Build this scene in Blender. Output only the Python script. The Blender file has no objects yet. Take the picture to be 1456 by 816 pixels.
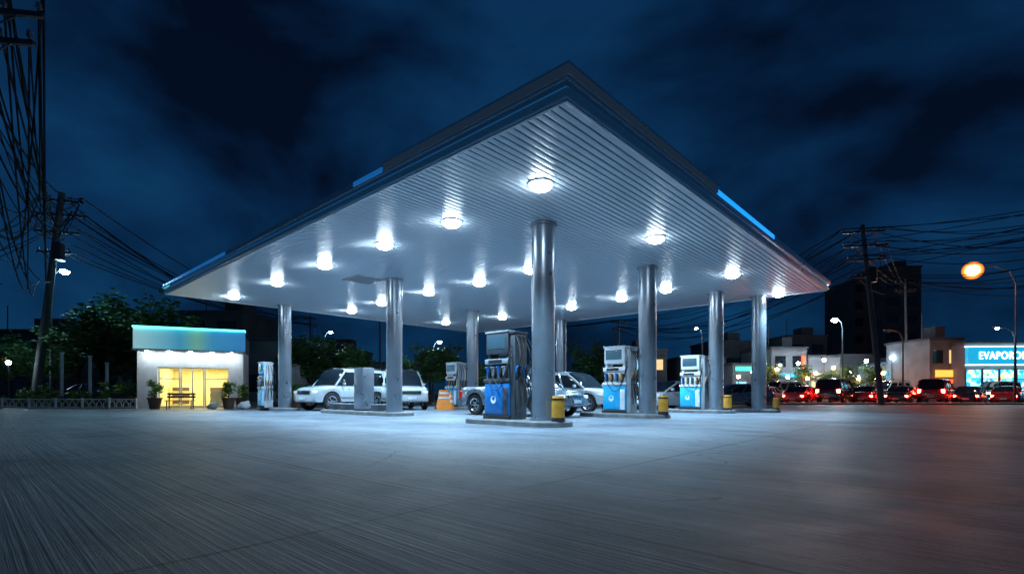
import bpy, bmesh, math, random
from mathutils import Vector, Matrix
random.seed(7)
scene=bpy.context.scene
COL=scene.collection
F=714.0; CX=728.0; CAMH=0.79

# ------------------------------------------------------------------ helpers
def smooth(me,ang=35):
    for p in me.polygons: p.use_smooth=True
    try: me.set_sharp_from_angle(angle=math.radians(ang))
    except Exception: pass

class G:
    def __init__(s): s.bm=bmesh.new()
    def _merge(s,tmp,mi,M=None):
        if M is not None: tmp.transform(M)
        mp={}
        for v in tmp.verts: mp[v]=s.bm.verts.new(v.co)
        for f in tmp.faces:
            try:
                nf=s.bm.faces.new([mp[v] for v in f.verts]); nf.material_index=mi
            except ValueError: pass
        tmp.free()
    def box(s,c,d,bev=0,mi=0,rz=0,rx=0,ry=0):
        t=bmesh.new(); bmesh.ops.create_cube(t,size=1)
        bmesh.ops.scale(t,vec=d,verts=t.verts)
        if bev>0: bmesh.ops.bevel(t,geom=t.edges[:],offset=bev,segments=2,affect='EDGES',profile=0.5)
        M=Matrix.Translation(c)@Matrix.Rotation(rz,4,'Z')@Matrix.Rotation(ry,4,'Y')@Matrix.Rotation(rx,4,'X')
        s._merge(t,mi,M); return s
    def cyl(s,p0,p1,r0,r1=None,n=16,mi=0):
        r1=r0 if r1 is None else r1
        p0=Vector(p0);p1=Vector(p1);d=p1-p0
        t=bmesh.new()
        bmesh.ops.create_cone(t,cap_ends=True,segments=n,radius1=r0,radius2=max(r1,1e-4),depth=d.length)
        M=Matrix.Translation((p0+p1)/2)@d.to_track_quat('Z','Y').to_matrix().to_4x4()
        s._merge(t,mi,M); return s
    def sph(s,c,r,mi=0,u=16,v=10):
        t=bmesh.new(); bmesh.ops.create_uvsphere(t,u_segments=u,v_segments=v,radius=1)
        if not hasattr(r,'__len__'): r=(r,r,r)
        bmesh.ops.scale(t,vec=r,verts=t.verts)
        s._merge(t,mi,Matrix.Translation(c)); return s
    def tube(s,pts,r,n=6,mi=0,r1=None):
        pts=[Vector(p) for p in pts]; rings=[]
        for i,p in enumerate(pts):
            a=pts[max(0,i-1)]; b=pts[min(len(pts)-1,i+1)]
            q=(b-a).normalized().to_track_quat('Z','Y')
            rr=r if r1 is None else r+(r1-r)*i/(len(pts)-1)
            rings.append([p+q@Vector((rr*math.cos(2*math.pi*k/n),rr*math.sin(2*math.pi*k/n),0)) for k in range(n)])
        s.loft(rings,mi=mi); return s
    def loft(s,rings,closed=True,caps=True,mi=0):
        R=[[s.bm.verts.new(p) for p in r] for r in rings]; n=len(R[0])
        for i in range(len(R)-1):
            for k in range(n if closed else n-1):
                try: f=s.bm.faces.new((R[i][k],R[i][(k+1)%n],R[i+1][(k+1)%n],R[i+1][k])); f.material_index=mi
                except ValueError: pass
        if caps and closed:
            for r in (R[0],R[-1]):
                try: f=s.bm.faces.new(r); f.material_index=mi
                except ValueError: pass
        return s
    def quad(s,a,b,c,d,mi=0):
        f=s.bm.faces.new([s.bm.verts.new(p) for p in (a,b,c,d)]); f.material_index=mi; return s
    def mesh(s,name,mats,sm=True,norm=True):
        if norm: bmesh.ops.recalc_face_normals(s.bm,faces=s.bm.faces[:])
        me=bpy.data.meshes.new(name); s.bm.to_mesh(me); s.bm.free()
        for m in (mats if isinstance(mats,(list,tuple)) else [mats]): me.materials.append(m)
        if sm: smooth(me)
        return me

def link(o): COL.objects.link(o); return o
def thing(name,loc,rz,label,cat,group=None):
    o=bpy.data.objects.new(name,None); o.empty_display_size=0.2
    o.location=loc; o.rotation_euler=(0,0,rz)
    o["label"]=label; o["category"]=cat
    if group: o["group"]=group
    return link(o)
def part(name,parent,g,mats,sm=True,norm=True,label=None,loc=None):
    me=g.mesh(name,mats,sm,norm); o=bpy.data.objects.new(name,me); link(o)
    o.parent=parent
    if loc: o.location=loc
    if label: o["label"]=label
    return o
def solo(name,g,mats,label=None,cat=None,group=None,loc=(0,0,0),rz=0,kind=None,sm=True,norm=True):
    me=g.mesh(name,mats,sm,norm); o=bpy.data.objects.new(name,me); link(o)
    o.location=loc; o.rotation_euler=(0,0,rz)
    if label:o["label"]=label
    if cat:o["category"]=cat
    if group:o["group"]=group
    if kind:o["kind"]=kind
    return o

def at(px,d,z=0.0): return ((px-CX)/F*d,d,z)
U=Vector((-0.740,0.6727)); V=Vector((0.6727,0.740)); C0=Vector((0.78,7.24))
U.normalize();V.normalize()
def ST(a,b,z=0.0):
    p=C0+U*a+V*b; return (p.x,p.y,z)
RZC=math.atan2(V.y,V.x)            # local X=V, local Y=U
RZD=math.atan2(-U.y,-U.x)          # local X=-U, local Y=V
RZU=math.atan2(U.y,U.x)

# ------------------------------------------------------------------ materials
def mat(name,col,rough=0.5,metal=0.0,var=0.12,scale=4.0,bump=0.0,bscale=40,emis=None,es=0.0,coat=0.0,rvar=0.1):
    m=bpy.data.materials.new(name); m.use_nodes=True; nt=m.node_tree; N=nt.nodes; L=nt.links
    b=N["Principled BSDF"]; tc=N.new("ShaderNodeTexCoord")
    nz=N.new("ShaderNodeTexNoise"); nz.inputs["Scale"].default_value=scale; nz.inputs["Detail"].default_value=6
    L.new(tc.outputs["Object"],nz.inputs["Vector"])
    r=N.new("ShaderNodeValToRGB"); c=Vector(col[:3])
    r.color_ramp.elements[0].position=0.3; r.color_ramp.elements[1].position=0.7
    r.color_ramp.elements[0].color=(*(c*(1-var)),1); r.color_ramp.elements[1].color=(*(c*(1+var)),1)
    L.new(nz.outputs["Fac"],r.inputs["Fac"]); L.new(r.outputs["Color"],b.inputs["Base Color"])
    mr=N.new("ShaderNodeMapRange"); mr.inputs[3].default_value=max(0.02,rough-rvar); mr.inputs[4].default_value=min(1,rough+rvar)
    L.new(nz.outputs["Fac"],mr.inputs[0]); L.new(mr.outputs[0],b.inputs["Roughness"])
    b.inputs["Metallic"].default_value=metal
    if coat: b.inputs["Coat Weight"].default_value=coat
    if bump:
        n2=N.new("ShaderNodeTexNoise"); n2.inputs["Scale"].default_value=bscale; L.new(tc.outputs["Object"],n2.inputs["Vector"])
        bp=N.new("ShaderNodeBump"); bp.inputs["Strength"].default_value=bump; bp.inputs["Distance"].default_value=0.01
        L.new(n2.outputs["Fac"],bp.inputs["Height"]); L.new(bp.outputs[0],b.inputs["Normal"])
    if emis: b.inputs["Emission Color"].default_value=(*emis,1); b.inputs["Emission Strength"].default_value=es
    return m
M={}
M['white']=mat('white_paint',(.62,.66,.70),.4)
M['black']=mat('black_plastic',(.018,.018,.02),.45)
M['rubber']=mat('tyre_rubber',(.02,.02,.02),.8)
M['dgrey']=mat('dark_grey',(.04,.048,.06),.45)
M['grey']=mat('grey_paint',(.22,.25,.28),.45)
M['steel']=mat('brushed_steel',(.26,.31,.37),.30,.7,var=.08,scale=2,bump=.05)
M['chrome']=mat('chrome',(.6,.62,.65),.18,1,var=.03)
M['ceil']=mat('ceiling_slat',(.46,.53,.60),.33,.15,var=.04,scale=.7,rvar=.05)
M['navy']=mat('navy_painted_glow',(.02,.07,.15),.3,.2,var=.15,scale=1,coat=.5,emis=(.006,.028,.068),es=.40)  # weak emission put into the paint, as no lamp reaches this face
M['navylow']=mat('navy_lower_painted_glow',(.04,.12,.22),.3,.3,var=.15,scale=1,coat=.5,emis=(.008,.04,.09),es=.40)  # faint blue emission stands in for light falling on the lower band
M['recglow']=mat('recess_added_glow',(.02,.1,.25),.4,emis=(.02,.20,.55),es=.35,var=.4,scale=.5)  # glow added in the dark groove to light the fascia
M['slate']=mat('slate_painted_glow',(.12,.17,.23),.35,.3,var=.1,scale=1,emis=(.018,.036,.060),es=.45)  # lit look of the cladding comes from emission in its colour
M['bluelit']=mat('blue_light_strip',(.02,.2,.6),.4,emis=(.01,.30,1.0),es=1.3)
M['bluedim']=mat('blue_strip_dim',(.02,.12,.35),.3,emis=(.01,.15,.48),es=.6,var=.4,scale=.4)
M['lamp']=mat('lamp_lens',(.9,.9,.9),.3,emis=(.75,.90,1.0),es=75)
M['blue']=mat('dispenser_blue',(.01,.13,.38),.35,coat=.3)
M['cyan']=mat('dispenser_cyan',(.012,.36,.68),.35,coat=.3)
M['pale']=mat('pale_blue_panel',(.12,.50,.78),.4,coat=.3)
M['screen']=mat('screen_glass',(.02,.04,.06),.08,emis=(.10,.28,.42),es=.35)
M['yellow']=mat('yellow_paint',(.46,.22,.02),.45,var=.25)
M['orange']=mat('orange_plastic',(.70,.20,.02),.45)
M['kerb']=mat('kerb_concrete',(.13,.135,.14),.7,var=.3,bump=.4)
M['glass']=mat('car_glass',(.012,.018,.025),.06,var=0,rvar=.02)
M['p_white']=mat('car_paint_white',(.46,.51,.56),.25,.05,coat=.8,var=.03)
M['p_silver']=mat('car_paint_silver',(.20,.26,.32),.28,.6,coat=.8,var=.03)
M['p_dark']=mat('car_paint_dark',(.03,.04,.055),.25,.3,coat=.7,var=.03)
M['p_red']=mat('car_paint_red',(.35,.02,.015),.25,coat=.7,var=.03)
M['headl']=mat('headlight_lens',(.8,.85,.9),.1,emis=(.8,.9,1),es=.4)
M['headon']=mat('headlight_lit',(.8,.85,.9),.1,emis=(1,.66,.36),es=60)
M['tail']=mat('tail_light',(.4,.01,.01),.2,emis=(1,.02,.01),es=.15)
M['tailon']=mat('tail_light_lit',(.4,.01,.01),.2,emis=(1,.03,.015),es=130)
M['bark']=mat('bark',(.06,.045,.035),.9,bump=.6,bscale=15)
M['leaf']=mat('leaves',(.06,.16,.05),.6,var=.5,scale=1.3)
M['leaf2']=mat('hedge_leaves',(.10,.23,.03),.6,var=.5,scale=2)
M['pole']=mat('pole_concrete',(.11,.12,.13),.8,bump=.4)
M['cable']=mat('cable_black',(.008,.009,.011),.9)
M['wall']=mat('render_wall',(.66,.70,.72),.75,var=.08,bump=.2)
M['wallc']=mat('interior_cream',(.72,.66,.42),.7)
M['bwall']=mat('city_wall',(.05,.062,.08),.85,var=.3,scale=.6)
M['bwall2']=mat('city_wall_pale',(.15,.165,.19),.85,var=.3,scale=.6)
M['wglass']=mat('dark_window',(.01,.015,.02),.1)
M['wwarm']=mat('window_warm',(.3,.25,.15),.3,emis=(1,.55,.22),es=1.2,var=.4)
M['wcool']=mat('window_cool',(.2,.3,.3),.3,emis=(.2,.65,1),es=1.2,var=.4)
def shopfront():
    m=bpy.data.materials.new('lit_shopfront'); m.use_nodes=True; nt=m.node_tree;N=nt.nodes;L=nt.links
    b=N["Principled BSDF"]; tc=N.new("ShaderNodeTexCoord")
    vo=N.new("ShaderNodeTexVoronoi"); vo.inputs["Scale"].default_value=2.6; L.new(tc.outputs["Object"],vo.inputs[0])
    r=N.new("ShaderNodeValToRGB"); e=r.color_ramp.elements; sp=N.new("ShaderNodeSeparateXYZ"); L.new(vo.outputs["Color"],sp.inputs[0])
    e[0].position=0; e[0].color=(.02,.25,.45,1); e[1].position=1; e[1].color=(.75,.95,1,1)
    for p,c in ((.3,(.05,.55,.85,1)),(.55,(.3,.8,1,1)),(.8,(.9,.5,.25,1))): x=e.new(p); x.color=c
    r.color_ramp.interpolation='CONSTANT'; L.new(sp.outputs[0],r.inputs[0]); L.new(r.outputs[0],b.inputs["Emission Color"]); L.new(r.outputs[0],b.inputs["Base Color"])
    b.inputs["Emission Strength"].default_value=2.4; return m
M['shopcyan']=shopfront()
M['signwhite']=mat('sign_letters',(.9,.9,.9),.4,emis=(.60,.95,1),es=4.0)
M['signcyan']=mat('sign_board_cyan',(.02,.2,.35),.4,emis=(.01,.38,.66),es=1.1,var=.3)
M['signred']=mat('sign_board_red',(.4,.03,.02),.4,emis=(1,.10,.03),es=2.5)
M['signorange']=mat('sign_board_orange',(.5,.2,.02),.4,emis=(1,.34,.05),es=2.2)
M['signgreen']=mat('sign_board_green',(.05,.4,.2),.4,emis=(.05,.9,.6),es=1.8)
M['wlamp']=mat('white_street_lamp',(1,1,1),.3,emis=(.55,.85,1),es=700)
M['clamp']=mat('cyan_street_lamp',(1,1,1),.3,emis=(.40,.80,1),es=260)
M['smalllamp']=mat('small_lit_lamp',(1,1,1),.3,emis=(.7,.9,1),es=120)
M['smallwarm']=mat('small_warm_lamp',(1,1,1),.3,emis=(1,.36,.10),es=160)
M['terra']=mat('clay_pot',(.12,.07,.05),.8)
M['roadline']=mat('road_paint',(.6,.6,.6),.6,var=.25,scale=8)
M['asphalt']=mat('asphalt',(.045,.047,.05),.5,var=.3,scale=3,bump=.5,bscale=60)
M['pave']=mat('pavement_slab',(.17,.17,.17),.8,var=.2,bump=.3)
M['downl']=mat('downlight_lens',(1,1,1),emis=(.85,.95,1),es=170)
M['led']=mat('cyan_led',(.1,.6,.7),.3,emis=(.08,.95,.80),es=5)
M['wood']=mat('bench_wood',(.12,.07,.04),.7,var=.3)
g_=bpy.data.materials.new('shop_glass'); g_.use_nodes=True
nt=g_.node_tree; nt.nodes.clear(); o_=nt.nodes.new('ShaderNodeOutputMaterial')
mx=nt.nodes.new('ShaderNodeMixShader'); tr=nt.nodes.new('ShaderNodeBsdfTransparent'); gl=nt.nodes.new('ShaderNodeBsdfGlossy')
gl.inputs['Roughness'].default_value=.03; mx.inputs[0].default_value=.12
nt.links.new(tr.outputs[0],mx.inputs[1]); nt.links.new(gl.outputs[0],mx.inputs[2]); nt.links.new(mx.outputs[0],o_.inputs[0])
M['glassclear']=g_
def globe():
    m=bpy.data.materials.new('sodium_halo_globe'); m.use_nodes=True; nt=m.node_tree;N=nt.nodes;L=nt.links
    N.clear(); out=N.new("ShaderNodeOutputMaterial"); em=N.new("ShaderNodeEmission")
    lw=N.new("ShaderNodeLayerWeight"); lw.inputs[0].default_value=.5
    r=N.new("ShaderNodeValToRGB"); e=r.color_ramp.elements
    e[0].position=0; e[0].color=(1,.75,.40,1); e[1].position=1; e[1].color=(.07,.013,.001,1)  # pale core and orange rim paint the lamp's halo into the globe
    for p,c in ((.15,(.9,.45,.14,1)),(.32,(.28,.075,.012,1)),(.6,(.13,.027,.003,1))): x=e.new(p); x.color=c
    L.new(lw.outputs["Facing"],r.inputs[0]); L.new(r.outputs[0],em.inputs[0]); em.inputs[1].default_value=9
    L.new(em.outputs[0],out.inputs[0]); return m
M['sodium']=globe()
def fascia_mat():
    m=bpy.data.materials.new('store_fascia_lit'); m.use_nodes=True; nt=m.node_tree;N=nt.nodes;L=nt.links
    b=N["Principled BSDF"]; tc=N.new("ShaderNodeTexCoord"); sx=N.new("ShaderNodeSeparateXYZ"); L.new(tc.outputs["Generated"],sx.inputs[0])
    r=N.new("ShaderNodeValToRGB"); e=r.color_ramp.elements
    e[0].position=0; e[0].color=(.35,.66,.70,1); e[1].position=1; e[1].color=(.03,.20,.46,1)
    for p,c in ((.2,(.20,.50,.60,1)),(.4,(.06,.32,.50,1)),(.55,(.16,.42,.32,1)),(.7,(.04,.26,.48,1))): x=e.new(p); x.color=c
    L.new(sx.outputs[0],r.inputs[0]); L.new(r.outputs[0],b.inputs["Base Color"]); L.new(r.outputs[0],b.inputs["Emission Color"])
    b.inputs["Emission Strength"].default_value=.65; b.inputs["Roughness"].default_value=.35
    return m
M['sfascia']=fascia_mat()
def concrete():
    m=bpy.data.materials.new('brushed_concrete'); m.use_nodes=True; nt=m.node_tree;N=nt.nodes;L=nt.links
    b=N["Principled BSDF"]; tc=N.new("ShaderNodeTexCoord")
    def noise(sc,vec=(1,1,1),det=5,rough=.55):
        mp=N.new("ShaderNodeMapping"); mp.inputs["Scale"].default_value=vec; L.new(tc.outputs["Object"],mp.inputs[0])
        n=N.new("ShaderNodeTexNoise"); n.inputs["Scale"].default_value=sc; n.inputs["Detail"].default_value=det; n.inputs["Roughness"].default_value=rough
        L.new(mp.outputs[0],n.inputs["Vector"]); return n.outputs["Fac"]
    def math_(op,a,c=None,d=None):
        n=N.new("ShaderNodeMath"); n.operation=op
        for i,x in enumerate((a,c,d)):
            if x is None: continue
            if isinstance(x,(int,float)): n.inputs[i].default_value=x
            else: L.new(x,n.inputs[i])
        return n.outputs[0]
    def ramp(v,p0,p1):
        n=N.new("ShaderNodeMapRange"); n.inputs[1].default_value=p0; n.inputs[2].default_value=p1; L.new(v,n.inputs[0]); return n.outputs[0]
    broom=ramp(noise(1.0,(30,.30,1),4,.7),.3,.7)
    broom2=ramp(noise(1.0,(9,.16,1),3,.6),.3,.7)
    big=noise(.28,(1,1,1),6,.6); mid=noise(1.6,(1,1,1),8,.65); stain=noise(.45,(1,.6,1),9,.74); fine=ramp(noise(70,(1,1,1),4,.75),.3,.7)
    blot=noise(5.0,(1,1,1),8,.75)
    sx=N.new("ShaderNodeSeparateXYZ"); L.new(tc.outputs["Object"],sx.inputs[0])
    def joint(out,off,per,w):
        t=math_('PINGPONG',math_('SUBTRACT',out,off),per/2)
        return math_('LESS_THAN',t,w)
    wob=math_('MULTIPLY',math_('SUBTRACT',mid,.5),.03)
    jx=joint(math_('ADD',sx.outputs[0],wob),-3.39,5.7,.016); jy=joint(math_('ADD',sx.outputs[1],wob),-1.52,5.2,.016)
    J=math_('MAXIMUM',jx,jy)
    # wandering hairline cracks
    vo=N.new("ShaderNodeTexVoronoi"); vo.feature='DISTANCE_TO_EDGE'; vo.inputs["Scale"].default_value=.22
    dm=N.new("ShaderNodeMixRGB"); dm.inputs[0].default_value=.12
    nn=N.new("ShaderNodeTexNoise"); nn.inputs["Scale"].default_value=1.4; nn.inputs["Detail"].default_value=7; L.new(tc.outputs["Object"],nn.inputs[0])
    L.new(tc.outputs["Object"],dm.inputs[1]); 
    va=N.new("ShaderNodeVectorMath"); va.operation='SCALE'; va.inputs[3].default_value=6; L.new(nn.outputs["Color"],va.inputs[0]); L.new(va.outputs[0],dm.inputs[2])
    L.new(dm.outputs[0],vo.inputs["Vector"])
    crk=math_('MULTIPLY',math_('LESS_THAN',vo.outputs["Distance"],.0016),math_('GREATER_THAN',big,.54))
    J2=math_('MAXIMUM',J,crk)
    fx=math_('FLOOR',math_('DIVIDE',math_('SUBTRACT',sx.outputs[0],-3.39),5.7)); fy=math_('FLOOR',math_('DIVIDE',math_('SUBTRACT',sx.outputs[1],-1.52),5.2))
    cb=N.new("ShaderNodeCombineXYZ"); L.new(fx,cb.inputs[0]); L.new(fy,cb.inputs[1]); wn=N.new("ShaderNodeTexWhiteNoise"); L.new(cb.outputs[0],wn.inputs[0])
    r=N.new("ShaderNodeValToRGB"); e=r.color_ramp.elements
    e[0].position=.30; e[0].color=(.030,.046,.068,1); e[1].position=.72; e[1].color=(.25,.30,.355,1)
    v=math_('ADD',math_('MULTIPLY',big,.26),math_('ADD',math_('MULTIPLY',mid,.20),math_('ADD',math_('MULTIPLY',broom,.20),math_('MULTIPLY',broom2,.10))))
    v=math_('ADD',v,math_('MULTIPLY',math_('SUBTRACT',wn.outputs["Value"],.5),.08))
    v=math_('ADD',v,math_('MULTIPLY',fine,.10))
    v=math_('ADD',v,math_('MULTIPLY',blot,.14))
    L.new(v,r.inputs[0])
    r2=N.new("ShaderNodeValToRGB"); e=r2.color_ramp.elements
    e[0].position=.38; e[0].color=(.25,.28,.32,1); e[1].position=.54; e[1].color=(1,1,1,1)
    L.new(stain,r2.inputs[0])
    mxr=N.new("ShaderNodeMixRGB"); mxr.blend_type='MULTIPLY'; mxr.inputs[0].default_value=.8
    L.new(r.outputs[0],mxr.inputs[1]); L.new(r2.outputs[0],mxr.inputs[2])
    mj=N.new("ShaderNodeMixRGB"); L.new(math_('MULTIPLY',J2,.85),mj.inputs[0]); L.new(mxr.outputs[0],mj.inputs[1]); mj.inputs[2].default_value=(.012,.016,.02,1)
    L.new(mj.outputs[0],b.inputs["Base Color"])
    rr=math_('ADD',.28,math_('MULTIPLY',mid,.4)); L.new(rr,b.inputs["Roughness"])
    h=math_('ADD',math_('MULTIPLY',broom,.55),math_('ADD',math_('MULTIPLY',broom2,.4),math_('ADD',math_('MULTIPLY',fine,.25),math_('MULTIPLY',J2,-1.5))))
    bp=N.new("ShaderNodeBump"); bp.inputs["Strength"].default_value=1.0; bp.inputs["Distance"].default_value=.014
    L.new(h,bp.inputs["Height"]); L.new(bp.outputs[0],b.inputs["Normal"])
    return m
M['conc']=concrete()

# ------------------------------------------------------------------ world
w=bpy.data.worlds.new("World"); scene.world=w; w.use_nodes=True
nt=w.node_tree;N=nt.nodes;L=nt.links; bg=N["Background"]
tc=N.new("ShaderNodeTexCoord"); sx=N.new("ShaderNodeSeparateXYZ"); L.new(tc.outputs["Generated"],sx.inputs[0])
mp=N.new("ShaderNodeMapping"); mp.inputs["Scale"].default_value=(1.0,1.0,1.9); mp.inputs["Location"].default_value=(2.3,.2,.65); L.new(tc.outputs["Generated"],mp.inputs[0])
nz=N.new("ShaderNodeTexNoise"); nz.inputs["Scale"].default_value=2.3; nz.inputs["Detail"].default_value=10; nz.inputs["Roughness"].default_value=.50; nz.inputs["Distortion"].default_value=.3
L.new(mp.outputs[0],nz.inputs["Vector"])
cr=N.new("ShaderNodeValToRGB"); e=cr.color_ramp.elements
e[0].position=.40; e[0].color=(.0010,.0044,.015,1); e[1].position=.66; e[1].color=(.0038,.035,.102,1)
x=e.new(.50); x.color=(.0018,.0145,.048,1)
L.new(nz.outputs["Fac"],cr.inputs[0])
gr=N.new("ShaderNodeValToRGB"); e=gr.color_ramp.elements
e[0].position=0; e[0].color=(1.2,1.4,1.25,1); e[1].position=.85; e[1].color=(.6,.6,.65,1); x=e.new(.28); x.color=(1.15,1.15,1.15,1)
L.new(sx.outputs[2],gr.inputs[0])
ml=N.new("ShaderNodeMixRGB"); ml.blend_type='MULTIPLY'; ml.inputs[0].default_value=1; L.new(cr.outputs[0],ml.inputs[1]); L.new(gr.outputs[0],ml.inputs[2])
L.new(ml.outputs[0],bg.inputs[0]); bg.inputs[1].default_value=1.0

# ------------------------------------------------------------------ ground
g=G(); g.quad((-500,-60,-.008),(500,-60,-.008),(500,900,-.008),(-500,900,-.008)); solo("ground",g,M['asphalt'],kind="structure",sm=False)
g=G()
def loc2(x,y):
    d=Vector((x,y)); return (d.dot(V),d.dot(U),0)
g.quad(loc2(-70,-30),loc2(70,-30),loc2(70,37),loc2(-70,37))
oc=solo("forecourt",g,M['conc'],kind="structure",sm=False); oc.rotation_euler=(0,0,RZC)
oc.location=(C0.x,C0.y,0)
off=Vector((C0.dot(V),C0.dot(U),0))
for v in oc.data.vertices: v.co-=off
g=G(); g.box((0,38.5,.055),(240,3,.13),.02); solo("pavement",g,M['pave'],kind="structure")
g=G(); g.box((0,54.5,.055),(240,3,.13),.02); solo("pavement",g,M['pave'],kind="structure")
g=G(); g.quad((-120,40,-.004),(120,40,-.004),(120,53,-.004),(-120,53,-.004)); solo("road",g,M['asphalt'],kind="structure",sm=False)
g=G()
for i in range(-20,30):
    g.quad((i*4,46.4,.001),(i*4+2,46.4,.001),(i*4+2,46.55,.001),(i*4,46.55,.001))
solo("road_marking",g,M['roadline'],kind="structure",sm=False)

# ------------------------------------------------------------------ canopy
LB,LA,ZC=17.8,20.7,5.0
can=thing("gas_station_canopy",(C0.x,C0.y,0),RZC,"large flat steel canopy with slatted underside over the fuel pumps","gas station canopy")
g=G(); pitch=.15; n=int(LA/pitch)
pts=[]
for i in range(n):
    y0=i*LA/n; pw=LA/n
    for t,z in ((0,.036),(.08,.036),(.13,.003),(.3,-.001),(.5,-.002),(.7,-.001),(.90,.003),(.95,.036)):
        pts.append((y0+t*pw,ZC+z))
pts.append((LA,ZC+.036))
g.loft([[(0.0,y,z) for y,z in pts],[(LB,y,z) for y,z in pts]],closed=False,caps=False)
part("ceiling",can,g,M['ceil'],norm=False)
def ring(prof):
    return [[(-o,-o,z),(LB+o,-o,z),(LB+o,LA+o,z),(-o,LA+o,z)] for o,z in prof]
g=G(); g.loft(ring([(-.02,5.04),(-.02,4.99),(.0,4.975),(.03,4.975),(.045,4.985),(.045,5.01)]),caps=False); part("soffit_trim",can,g,M['white'])
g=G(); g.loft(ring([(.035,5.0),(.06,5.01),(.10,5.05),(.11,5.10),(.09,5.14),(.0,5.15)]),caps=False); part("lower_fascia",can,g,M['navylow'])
g=G(); g.loft(ring([(.03,5.14),(.03,5.21)]),caps=False); part("fascia_recess",can,g,M['recglow'])
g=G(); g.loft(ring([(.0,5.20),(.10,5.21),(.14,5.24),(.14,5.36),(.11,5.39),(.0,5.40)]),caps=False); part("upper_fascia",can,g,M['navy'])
g=G(); g.loft(ring([(.0,5.38),(-.4,5.42)]),caps=True); part("roof",can,g,M['grey'])
g=G()
def lbar(g,o0,o1,z0,z1,ea,eb):
    g.loft([[(-o1,ea,z0),(-o1,ea,z1),(-o0,ea,z1),(-o0,ea,z0)],[(-o1,-o1,z0),(-o1,-o1,z1),(-o0,-o0,z1),(-o0,-o0,z0)],[(eb,-o1,z0),(eb,-o1,z1),(eb,-o0,z1),(eb,-o0,z0)]])
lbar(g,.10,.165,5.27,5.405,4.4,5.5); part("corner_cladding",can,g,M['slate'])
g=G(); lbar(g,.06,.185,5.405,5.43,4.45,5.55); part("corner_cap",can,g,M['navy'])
g=G(); g.box((7.7,-.152,5.30),(4.4,.03,.11),.01); part("light_strip",can,g,M['bluelit'],label="bright blue illuminated strip on fascia")
g=G(); g.box((-.152,17.0,5.31),(.03,7.2,.10),.01); part("light_strip",can,g,M['bluedim'])
g=G(); g.box((-.152,5.0,5.31),(.03,1.1,.10),.01); part("light_strip",can,g,M['bluedim'])
g=G()
g.box((4.1,12.2,4.985),(1.1,1.1,.02),.004)
for k in range(7): g.box((4.1,11.78+k*.14,4.968),(1.0,.03,.016))
part("ceiling_vent",can,g,M['grey'])
cols=[(3.52,3.87),(3.6,9.5),(3.47,15.26),(2.4,17.3),(11.3,4.85),(19.7,4.5),(14.3,11.6),(12.9,17.2)]
g=G(); g.cyl((0,0,.0),(0,0,5.0),.29,n=40); g.cyl((0,0,.1),(0,0,.19),.36,n=40); g.cyl((0,0,4.93),(0,0,4.99),.34,n=40)
cme=g.mesh("column",M['steel'])
for i,(a,b) in enumerate(cols):
    o=bpy.data.objects.new("column",cme); link(o); o.parent=can; o.location=(b,a,0)
g1=G(); g1.cyl((0,0,-.015),(0,0,.03),.25,n=32)
hme=g1.mesh("housing",M['white'])
g1=G(); g1.sph((0,0,-.02),(.225,.225,.12),u=28,v=14); lme=g1.mesh("lens",M['lamp'])
sl=bpy.data.lights.new("lamp_beam",'SPOT'); sl.energy=1900; sl.color=(.47,.76,1.0); sl.spot_size=math.radians(118); sl.spot_blend=.9; sl.shadow_soft_size=.18
lamps=[(2.04,1.94),(5.04,2.2),(7.85,2.15),(11.2,2.1),(14.96,2.15),(19.1,2.05),(1.95,6.74),(6.66,7.1),(9.35,7.3),(12.2,7.15),(15.7,7.2),(18.7,7.4),
(1.85,12.4),(4.7,13.2),(7.0,13.7),(9.9,14.0),(14.5,14.0),(18.4,13.3),(1.6,17.2)]
for a,b in lamps:
    t=thing("ceiling_lamp",ST(a,b,4.985),RZC,"round bright white lamp set in the slatted canopy underside","ceiling lamp","lamps under the canopy")
    for nme,me in (("housing",hme),("lens",lme)):
        o=bpy.data.objects.new(nme,me); link(o); o.parent=t
    o=bpy.data.objects.new("lamp_beam",sl); link(o); o.parent=t; o.location=(0,0,-.20)

# ------------------------------------------------------------------ islands
def island(a0,a1,b,wd,label):
    L_=a1-a0; g=G()
    def outline(off,z):
        r=wd/2-off; pts=[]
        for k in range(9):
            t=-math.pi/2+math.pi*k/8; pts.append((L_/2-wd/2+r*math.cos(t),r*math.sin(t),z))
        for k in range(9):
            t=math.pi/2+math.pi*k/8; pts.append((-L_/2+wd/2+r*math.cos(t),r*math.sin(t),z))
        return pts
    g.loft([outline(0,-.02),outline(0,.11),outline(.03,.14)])
    solo("pump_island",g,M['kerb'],label,"pump island","pump islands",loc=ST((a0+a1)/2,b),rz=RZU)
island(2.75,6.1,3.87,1.15,"raised concrete island with dark fuel pump and yellow guard")
island(2.85,6.2,9.5,1.15,"raised concrete island carrying a cyan fuel pump")
island(2.7,6.0,15.26,1.15,"raised concrete island carrying a white and cyan fuel pump")
island(1.6,4.2,17.5,1.0,"short concrete island round a steel column")
island(10.5,16.2,4.85,1.15,"long concrete island with metal cabinet and column")
island(18.9,22.2,4.5,1.0,"concrete island with slim pale blue fuel pump")
island(13.5,17.0,11.6,1.1,"concrete island with white fuel pump beside orange cone")
island(12.0,15.5,17.2,1.0,"far concrete island round a steel column")

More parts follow.
